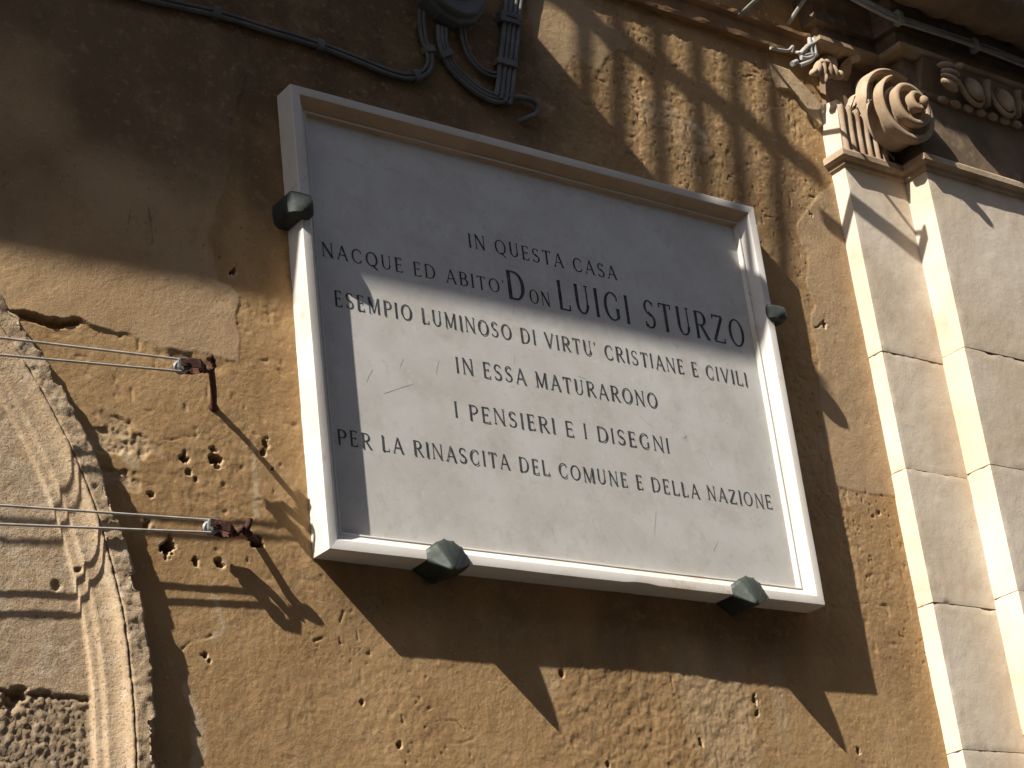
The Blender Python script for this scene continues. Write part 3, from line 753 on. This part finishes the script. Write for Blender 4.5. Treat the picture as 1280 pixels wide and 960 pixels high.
# ------------------------------------------------------------------ the inscription, cut as roman capitals (own stroke letters)
TH, TN, SF = 0.125, 0.055, 0.17
def L_line(a, b, w, w2=None): return [('l', a, b, w, w2 or w)]
def L_ser(x, y, ln=SF): return [('l', (x - ln / 2, y), (x + ln / 2, y), TN * .8, TN * .8)]
def L_arc(cx, cy, rx, ry, a0, a1, wv=TH, wh=TN): return [('a', cx, cy, rx, ry, a0, a1, wv, wh)]
def stem(x, w=TH, y0=0.0, y1=1.0, s=True):
    r = L_line((x, y0), (x, y1), w)
    if s: r = r + L_ser(x, y0 + .02) + L_ser(x, y1 - .02)
    return r
GL = {
 'I': (0.26, stem(.13)),
 'N': (0.80, stem(.12, TN) + L_line((.12, .98), (.68, .02), TH) + stem(.68, TN)),
 'A': (0.78, L_line((.08, 0), (.39, 1), TN) + L_line((.39, 1), (.70, 0), TH) + L_line((.20, .34), (.58, .34), TN) + L_ser(.08, .02) + L_ser(.70, .02)),
 'C': (0.78, L_arc(.44, .5, .34, .48, 48, 312) + L_line((.68, .84), (.68, .70), TN) + L_line((.68, .16), (.68, .28), TN)),
 'Q': (0.86, L_arc(.43, .5, .35, .48, 0, 360) + L_line((.44, .10), (.80, -.22), TH * .8, TN)),
 'O': (0.84, L_arc(.42, .5, .34, .48, 0, 360)),
 'U': (0.76, L_line((.14, 1), (.14, .34), TH) + L_arc(.38, .34, .24, .32, 180, 360, TH * .9, TN) + L_line((.62, .34), (.62, 1), TN) + L_ser(.14, .98) + L_ser(.62, .98)),
 'E': (0.60, stem(.13) + L_line((.13, .98), (.50, .98), TN) + L_line((.13, .52), (.42, .52), TN) + L_line((.13, .02), (.52, .02), TN) + L_line((.50, 1), (.50, .84), TN) + L_line((.52, 0), (.52, .17), TN) + L_line((.42, .60), (.42, .44), TN)),
 'S': (0.60, L_arc(.30, .74, .20, .235, 35, 258, TH * .8, TN) + L_line((.22, .56), (.40, .44), TH) + L_arc(.29, .26, .215, .235, -215 + 290, -145, TH * .9, TN) + L_line((.48, .95), (.48, .80), TN) + L_line((.08, .05), (.08, .22), TN)),
 'T': (0.66, stem(.33, s=False) + L_line((.04, .97), (.62, .97), TN) + L_line((.05, 1), (.05, .82), TN) + L_line((.61, 1), (.61, .82), TN) + L_ser(.33, .02)),
 'D': (0.82, stem(.13) + L_line((.13, .97), (.36, .97), TN) + L_line((.13, .03), (.36, .03), TN) + L_arc(.36, .5, .36, .475, -90, 90)),
 'B': (0.66, stem(.13) + L_line((.13, .97), (.32, .97), TN) + L_line((.13, .53), (.34, .53), TN) + L_line((.13, .03), (.34, .03), TN) + L_arc(.32, .75, .21, .22, -90, 90) + L_arc(.34, .28, .25, .25, -90, 90)),
 'R': (0.72, stem(.13) + L_line((.13, .97), (.34, .97), TN) + L_line((.13, .50), (.34, .50), TN) + L_arc(.34, .735, .23, .235, -90, 90) + L_line((.34, .50), (.66, .02), TH) + L_ser(.66, .02)),
 'P': (0.64, stem(.13) + L_line((.13, .97), (.34, .97), TN) + L_line((.13, .47), (.34, .47), TN) + L_arc(.34, .72, .24, .25, -90, 90)),
 'M': (0.94, stem(.12, TN) + L_line((.14, .98), (.46, .04), TH) + L_line((.46, .04), (.78, .98), TN) + stem(.80)),
 'L': (0.60, stem(.13) + L_line((.13, .02), (.54, .02), TN) + L_line((.54, 0), (.54, .20), TN)),
 'G': (0.84, L_arc(.44, .5, .34, .48, 48, 300) + L_line((.68, .84), (.68, .70), TN) + L_line((.68, .08), (.68, .42), TH) + L_ser(.68, .42)),
 'V': (0.78, L_line((.08, 1), (.39, 0), TH) + L_line((.39, 0), (.70, 1), TN) + L_ser(.08, .98) + L_ser(.70, .98)),
 'Z': (0.70, L_line((.08, .97), (.60, .97), TN) + L_line((.60, .95), (.08, .05), TH) + L_line((.08, .03), (.62, .03), TN) + L_line((.09, 1), (.09, .84), TN) + L_line((.61, 0), (.61, .18), TN)),
 "'": (0.16, L_line((.08, 1.02), (.06, .80), .10, .03)),
}
GAP, SPACE = 0.20, 0.50
def run_width(txt): return sum((SPACE if c == ' ' else GL[c][0] + GAP) for c in txt) - GAP
def write(bm, txt, x0, x1, zb, hgt, bold=1.1):
    sx = (x1 - x0) / run_width(txt); x = x0; cnt = 0
    rnd = random.Random(hash(txt) & 0 or len(txt))
    for c in txt:
        if c == ' ': x += SPACE * sx; continue
        adv, ops = GL[c]; jz = rnd.uniform(-.0012, .0012)
        for op in ops:
            cnt += 1; yy = -RC - 0.0004 - 0.00012 * (cnt % 9)
            if op[0] == 'l':
                _, a, b, w, w2 = op
                ax, az, bx, bz = a[0] * sx, a[1] * hgt, b[0] * sx, b[1] * hgt
                dx, dz = bx - ax, bz - az; l = math.hypot(dx, dz) or 1e-6; nx, nz = -dz / l, dx / l
                q = hgt * bold * .5
                pts = [(ax + nx * w * q, az + nz * w * q), (ax - nx * w * q, az - nz * w * q), (bx - nx * w2 * q, bz - nz * w2 * q), (bx + nx * w2 * q, bz + nz * w2 * q)]
                strip = [pts]
            else:
                _, cx, cz, rx, rz, a0, a1, wv, wh = op; n = 22; strip = []; pr = None
                for i in range(n + 1):
                    t = math.radians(a0 + (a1 - a0) * i / n); cc, ss = math.cos(t), math.sin(t)
                    w = (wh + (wv - wh) * cc * cc) * hgt * bold * .5
                    px, pz = (cx + rx * cc) * sx, (cz + rz * ss) * hgt
                    tx, tz = -rx * ss * sx, rz * cc * hgt; l = math.hypot(tx, tz); nx, nz = -tz / l, tx / l
                    cur = ((px + nx * w, pz + nz * w), (px - nx * w, pz - nz * w))
                    if pr: strip.append([pr[0], pr[1], cur[1], cur[0]])
                    pr = cur
            for qd in strip:
                vs = [bm.verts.new((x + p[0], yy, zb + p[1] + jz)) for p in qd]
                bm.faces.new(vs)
        x += (adv + GAP) * sx
def inscription(runs):
    bm = BM()
    for r in runs: write(bm, *r)
    for f in bm.faces:
        f.normal_update()
        if f.normal.y > 0: f.normal_flip()
    obj('inscription_line', bm, M_INK, PLQ, recalc=False)
inscription([("IN QUESTA CASA", .606, 1.178, 4.323, .048)])
inscription([("NACQUE ED ABITO'", .086, .722, 4.188, .045), ("D", .732, .800, 4.178, .096, 1.15), ("ON", .814, .892, 4.177, .047), ("LUIGI STURZO", .924, 1.696, 4.178, .099, .95)])
inscription([("ESEMPIO LUMINOSO DI VIRTU' CRISTIANE E CIVILI", .114, 1.673, 4.038, .049)])
inscription([("IN ESSA MATURARONO", .508, 1.267, 3.900, .050)])
inscription([("I PENSIERI E I DISEGNI", .485, 1.289, 3.757, .049)])
inscription([("PER LA RINASCITA DEL COMUNE E DELLA NAZIONE", .085, 1.689, 3.620, .046)])
bm = BM()
M_SCR = mat('old_scratches', (0.36, 0.33, 0.29), None, 1, 0.8)
for P in [[(466, 462), (461, 470), (458, 478)], [(504, 449), (502, 454), (500, 460)], [(548, 452), (545, 468)], [(644, 372), (641, 392)], [(643, 445), (643, 456)], [(854, 548), (858, 544), (857, 552)],
          [(740, 648), (744, 660), (747, 664)], [(800, 520), (808, 528), (818, 536)], [(875, 560), (884, 575), (890, 590)], [(722, 470), (733, 474)], [(820, 640), (818, 668)], [(772, 668), (788, 690)],
          [(480, 210), (520, 222), (560, 245)], [(405, 262), (402, 250)], [(690, 660), (694, 680)], [(430, 198), (470, 215)], [(480, 492), (500, 485), (516, 480)], [(892, 688), (898, 676)]]:
    pts = [at(a, b, -RC) for a, b in P]
    for a, b in zip(pts, pts[1:]):
        dx, dz = b[0] - a[0], b[2] - a[2]; l = math.hypot(dx, dz); w = 0.0008
        vs = [bm.verts.new((a[0] - dz / l * w, -RC - .0003, a[2] + dx / l * w)), bm.verts.new((a[0] + dz / l * w, -RC - .0003, a[2] - dx / l * w)),
              bm.verts.new((b[0] + dz / l * w * .5, -RC - .0003, b[2] - dx / l * w * .5)), bm.verts.new((b[0] - dz / l * w * .5, -RC - .0003, b[2] + dx / l * w * .5))]
        bm.faces.new(vs)
for f in bm.faces:
    f.normal_update()
    if f.normal.y > 0: f.normal_flip()
obj('scratches', bm, M_SCR, PLQ, recalc=False)

# ------------------------------------------------------------------ wire anchors and wires
def spool(bm, c, r=0.019, h=0.03):
    prof = [(0.004, -h / 2), (r, -h / 2), (r * 1.03, -h / 2 + .003), (r * .9, -h * .3), (r * .72, -h * .12), (r * .68, 0), (r * .72, h * .12), (r * .9, h * .3), (r * 1.03, h / 2 - .003), (r, h / 2), (0.004, h / 2)]
    prev = None; first = None
    for k in range(24):
        a = 2 * math.pi * k / 24
        ring = [bm.verts.new((c[0] + q * math.cos(a), c[1] + d, c[2] + q * math.sin(a))) for q, d in prof]
        if prev:
            for i in range(len(prof) - 1): bm.faces.new((prev[i], prev[i + 1], ring[i + 1], ring[i]))
        else: first = ring
        prev = ring
    for i in range(len(prof) - 1): bm.faces.new((prev[i], prev[i + 1], first[i + 1], first[i]))
def anchor(base, rod_path, hook_path, sp, label):
    root = empty('wire_anchor', base, label, 'wire anchor', 'rusty wire anchors left of the plaque')
    bm = BM(); add_tube(bm, smooth_path(rod_path, 5), 0.0088, 9)
    add_ball(bm, Vector(rod_path[0]) + Vector((0, 0.002, 0)), (.016, .007, .014), None, 10, 6)
    auto_smooth(obj('rod', bm, M_RUST, root), 50)
    bm = BM(); add_tube(bm, smooth_path(hook_path, 5), [0.007 + 0.002 * math.sin(i * 1.9) for i in range(5 * (len(hook_path) - 1) + 1)], 8)
    auto_smooth(obj('hook', bm, M_RUST, root), 50)
    # shackle: a U of strap iron round the spool
    s = Vector(sp); h = Vector(hook_path[0]); d = (h - s); d.y = 0; d.normalize(); bm = BM()
    nrm = Vector((-d.z, 0, d.x))
    for yo in (-0.021, 0.021):
        st = []
        for t in (-.016, 0.02, 0.040, 0.058):
            c = s + d * t + Vector((0, yo * (1 if t < .045 else .25), 0)); w = .012 if t > 0 else .009
            st.append([c + nrm * w + Vector((0, -.0025, 0)), c - nrm * w + Vector((0, -.0025, 0)), c - nrm * w + Vector((0, .0025, 0)), c + nrm * w + Vector((0, .0025, 0))])
        add_extrude(bm, None, st)
    add_tube(bm, [s + Vector((0, -.027, 0)), s + Vector((0, .027, 0))], 0.0055, 8)
    add_box(bm, s.x + d.x * .056 - .010, s.x + d.x * .056 + .010, s.y - .008, s.y + .008, s.z + d.z * .056 - .009, s.z + d.z * .056 + .009, .003)
    add_tube(bm, [s + d * .055, h], 0.006, 8)
    auto_smooth(obj('shackle', bm, M_RUST, root), 40)
    bm = BM(); spool(bm, sp); auto_smooth(obj('insulator_spool', bm, M_PORC, root), 40)
    return root
S1 = tuple(at(228, 457, -0.122)); S2 = tuple(at(265, 658, -0.052))
B1 = tuple(at(267, 509, 0.0)); T1 = at(264, 462, -0.104)
anchor(B1, [B1, tuple(at(267, 490, -.035)), tuple(at(265, 470, -.085)), tuple(T1)],
       [tuple(at(252, 461, -.114)), tuple(at(257, 463, -.108)), tuple(T1), tuple(at(267, 456, -.10)), tuple(at(264, 446, -.108)), tuple(at(261, 449, -.118))], S1,
       'rusty iron wire anchor with long rod, the upper one left of the plaque')
B2 = tuple(at(321, 677, 0.01))
anchor(B2, [B2, tuple(at(312, 669, -.03)), tuple(at(306, 664, -.055)), tuple(at(311, 655, -.066)), tuple(at(312, 648, -.070))],
       [tuple(at(289, 664, -.056)), tuple(at(294, 668, -.058)), tuple(at(299, 664, -.06)), tuple(at(304, 659, -.06)), tuple(at(309, 664, -.055)), tuple(at(313, 668, -.045))], S2,
       'short rusty iron wire anchor set in a hole beside the lower left plaque corner')
def wire_loop(sp, xl, zt, zb, y, label, sagz):
    s = Vector(sp); r = 0.0165; bm = BM(); path = []
    for i in range(30):
        t = i / 29; x = xl + (s.x - xl) * t; path.append((x, y + (s.y - y) * t, zt + (s.z + r - zt) * t - sagz * math.sin(math.pi * t)))
    for k in range(1, 12):
        a = math.pi / 2 - math.pi * k / 12; path.append((s.x + r * math.cos(a), s.y, s.z + r * math.sin(a)))
    for i in range(30):
        t = 1 - i / 29; x = xl + (s.x - xl) * t; path.append((x, y + (s.y - y) * t, zb + (s.z - r - zb) * t - sagz * math.sin(math.pi * t)))
    add_tube(bm, path, 0.0033, 7)
    tag(auto_smooth(obj('wire_loop', bm, M_WIRE), 60), label, 'wire', 'wire loops crossing the stone arch')
wire_loop(S1, -4.0, 3.575, 3.455, -0.115, 'pale doubled wire looped round the upper rusty anchor and crossing the arch', 0.0)
wire_loop(S2, -4.0, 3.18, 3.055, -0.055, 'pale doubled wire looped round the lower rusty anchor and crossing the arch', 0.0)

# ------------------------------------------------------------------ cables and junction box over the plaque
def pxp(l, y): return [tuple(at(a, b, y)) for a, b in l]
def strand(root, pts, r, off, name='cable', m=None, n=6):
    P = smooth_path([Vector(p) for p in pts], n); bm = BM()
    Q = []
    for i, p in enumerate(P):
        d = (P[min(i + 1, len(P) - 1)] - P[max(i - 1, 0)]).normalized(); s = d.cross(Vector((0, -1, 0))).normalized()
        Q.append(p + s * off)
    add_tube(bm, Q, r, 8); return auto_smooth(obj(name, bm, m or M_CABLE, root), 60)
def clip(root, p, d, w, r, m=None):
    d = Vector(d).normalized(); s = d.cross(Vector((0, -1, 0))).normalized(); p = Vector(p); bm = BM()
    st = []
    for t in (-.5, .5):
        c = p + d * t * .022
        st.append([c + s * w + Vector((0, .02, 0)), c - s * w + Vector((0, .02, 0)), c - s * w + Vector((0, -r, 0)), c - s * w * .6 + Vector((0, -r - .004, 0)), c + s * w * .6 + Vector((0, -r - .004, 0)), c + s * w + Vector((0, -r, 0))])
    add_extrude(bm, None, st); return obj('cable_clip', bm, m or M_CABLE, root)
RUN = pxp([(-260, -120), (-60, -62), (195, 0), (270, 17), (335, 37), (400, 57), (450, 76), (487, 91), (512, 96), (530, 91), (537, 80), (536, 66), (530, 50), (527, 30), (527, 14)], -0.016)
c1 = empty('cable_run', RUN[6], 'pair of grey cables clipped along the wall above the plaque, rising to the box', 'cable')
strand(c1, RUN, 0.0075, 0.007); strand(c1, RUN, 0.0068, -0.008)
for (a, b, a2, b2) in [(270, 16, 280, 19), (400, 57, 410, 60), (520, 95, 530, 93), (536, 62, 532, 50)]:
    p = at(a, b, -.016); q = at(a2, b2, -.016); clip(c1, p, np.array(q) - np.array(p), 0.019, 0.008)
BUN = pxp([(552, 34), (553, 52), (557, 68), (567, 86), (582, 101), (600, 115), (616, 122), (632, 123)], -0.018)
c2 = empty('looped_cable', BUN[3], 'thick triple grey cable swinging from the box down to the conduit foot', 'cable', 'cables under the junction box')
for k, o in enumerate((-.014, 0.0, .014)): strand(c2, BUN, 0.0078, o)
clip(c2, BUN[2], np.array(BUN[3]) - np.array(BUN[2]), 0.026, .01)
B3 = pxp([(578, 34), (580, 50), (586, 68), (596, 82), (608, 91), (620, 94), (632, 92)], -0.018)
c3 = empty('looped_cable', B3[3], 'thin double grey cable swinging from the box to the middle of the conduit', 'cable', 'cables under the junction box')
for o in (-.007, .007): strand(c3, B3, 0.006, o)
VB = pxp([(655, -60), (642, 0), (638, 45), (634, 80), (631, 112), (628, 126)], -0.02)
c4 = empty('conduit_bundle', VB[3], 'upright bundle of dark grey cables strapped to the wall right of the box', 'cable')
for o in (-.027, -.009, .009, .027): strand(c4, VB, 0.009, o, 'conduit')
for (a, b) in [(637, 22), (636, 27), (632, 80)]: clip(c4, at(a, b, -.02), (0, 0, 1), 0.040, .012)
LOOP = pxp([(630, 121), (640, 121), (654, 122), (667, 127), (673, 135), (670, 142), (660, 147), (650, 148)], -0.02)
LOOP[-1] = (LOOP[-1][0], 0.02, LOOP[-1][2])
tag(strand(None, LOOP, 0.0085, 0, 'cable_stub'), 'short dark cable looping from the conduit foot into the wall', 'cable')
# box: a rounded octagonal box with stepped lid
JC = at(562, -8, -0.03)
JB = empty('junction_box', (JC[0], 0, JC[2]), 'dark grey round electrical junction box fixed above the plaque', 'junction box')
def disc(bm, c, R, y0, y1, n=10, bev=0.008, rot=0.2):
    rings = []
    for rr_, y in [(R, y0), (R, y1 + bev), (R - bev, y1)]:
        rings.append([bm.verts.new((c[0] + rr_ * math.cos(2 * math.pi * k / n + rot), y, c[2] + rr_ * .95 * math.sin(2 * math.pi * k / n + rot))) for k in range(n)])
    for A, B in zip(rings, rings[1:]):
        for k in range(n): bm.faces.new((A[k], A[(k + 1) % n], B[(k + 1) % n], B[k]))
    bm.faces.new(rings[0]); bm.faces.new(rings[-1][::-1])
bm = BM(); disc(bm, JC, 0.125, 0.02, -0.055, 11); obj('body', bm, M_BOX, JB)
bm = BM(); disc(bm, JC, 0.105, -0.055, -0.075, 20, .006); disc(bm, JC, 0.05, -0.075, -0.085, 20, .004)
LD = obj('lid', bm, M_BOX, JB)
kp = at(592, 14, -0.06); bm = BM(); add_ball(bm, kp, (.013, .013, .013)); auto_smooth(obj('screw_knob', bm, M_BOX, JB), 60)

# cables strung along the entablature, and their tangle at the capital
y0 = -0.225
c5 = empty('facade_cable', (2.6, y0, 5.62), 'pale grey cables strung along the entablature above the carved capital', 'cable')
zc = at(1115, 20, y0)[2]
for k, (o, r, yy) in enumerate([(0.0, .0085, y0), (.020, .007, y0 + .004), (-.014, .006, y0 - .004)]):
    pts = [(2.0, 0.03, zc + .42 + o), (2.05, -.08, zc + .30 + o), (2.16, y0 + .03, zc + .10 + o)] + [(2.3 + .2 * i, yy, zc + o + .004 * math.sin(i * 1.7 + k)) for i in range(1, 15)]
    strand(c5, pts, r, 0, 'cable', M_CABLE2)
for i in range(7): clip(c5, (2.60 + i * .42, y0, zc + .004), (1, 0, 0), 0.028, .011, M_CABLE2)
bm = BM()
tg = empty('cable_tangle', tuple(at(1008, 70, -.06)), 'knot of bent pale cable ends hanging beside the capital leaf', 'cable')
for P, r in [([(1012, 48), (1013, 62), (1015, 70), (1008, 73), (1001, 72)], .009), ([(1017, 48), (1018, 60), (1019, 68), (1013, 76), (1000, 82)], .0085),
             ([(1000, 68), (1010, 58), (1022, 52), (1030, 52)], .010), ([(1003, 70), (1014, 68), (1021, 69), (1012, 72)], .008), ([(963, 60), (978, 63), (986, 63), (991, 58), (989, 66)], .006), ([(990, 80), (996, 77)], .010)]:
    b = BM(); add_tube(b, smooth_path(pxp(P, -0.075), 5), r, 8); auto_smooth(obj('cable_end', b, M_CABLE2, tg), 60)
b = BM(); add_tube(b, smooth_path([tuple(at(985, 66, 0.02)), tuple(at(1000, 66, -.05)), tuple(at(1006, 68, -.075))], 5), .007, 8); auto_smooth(obj('cable_end', b, M_CABLE2, tg), 60)
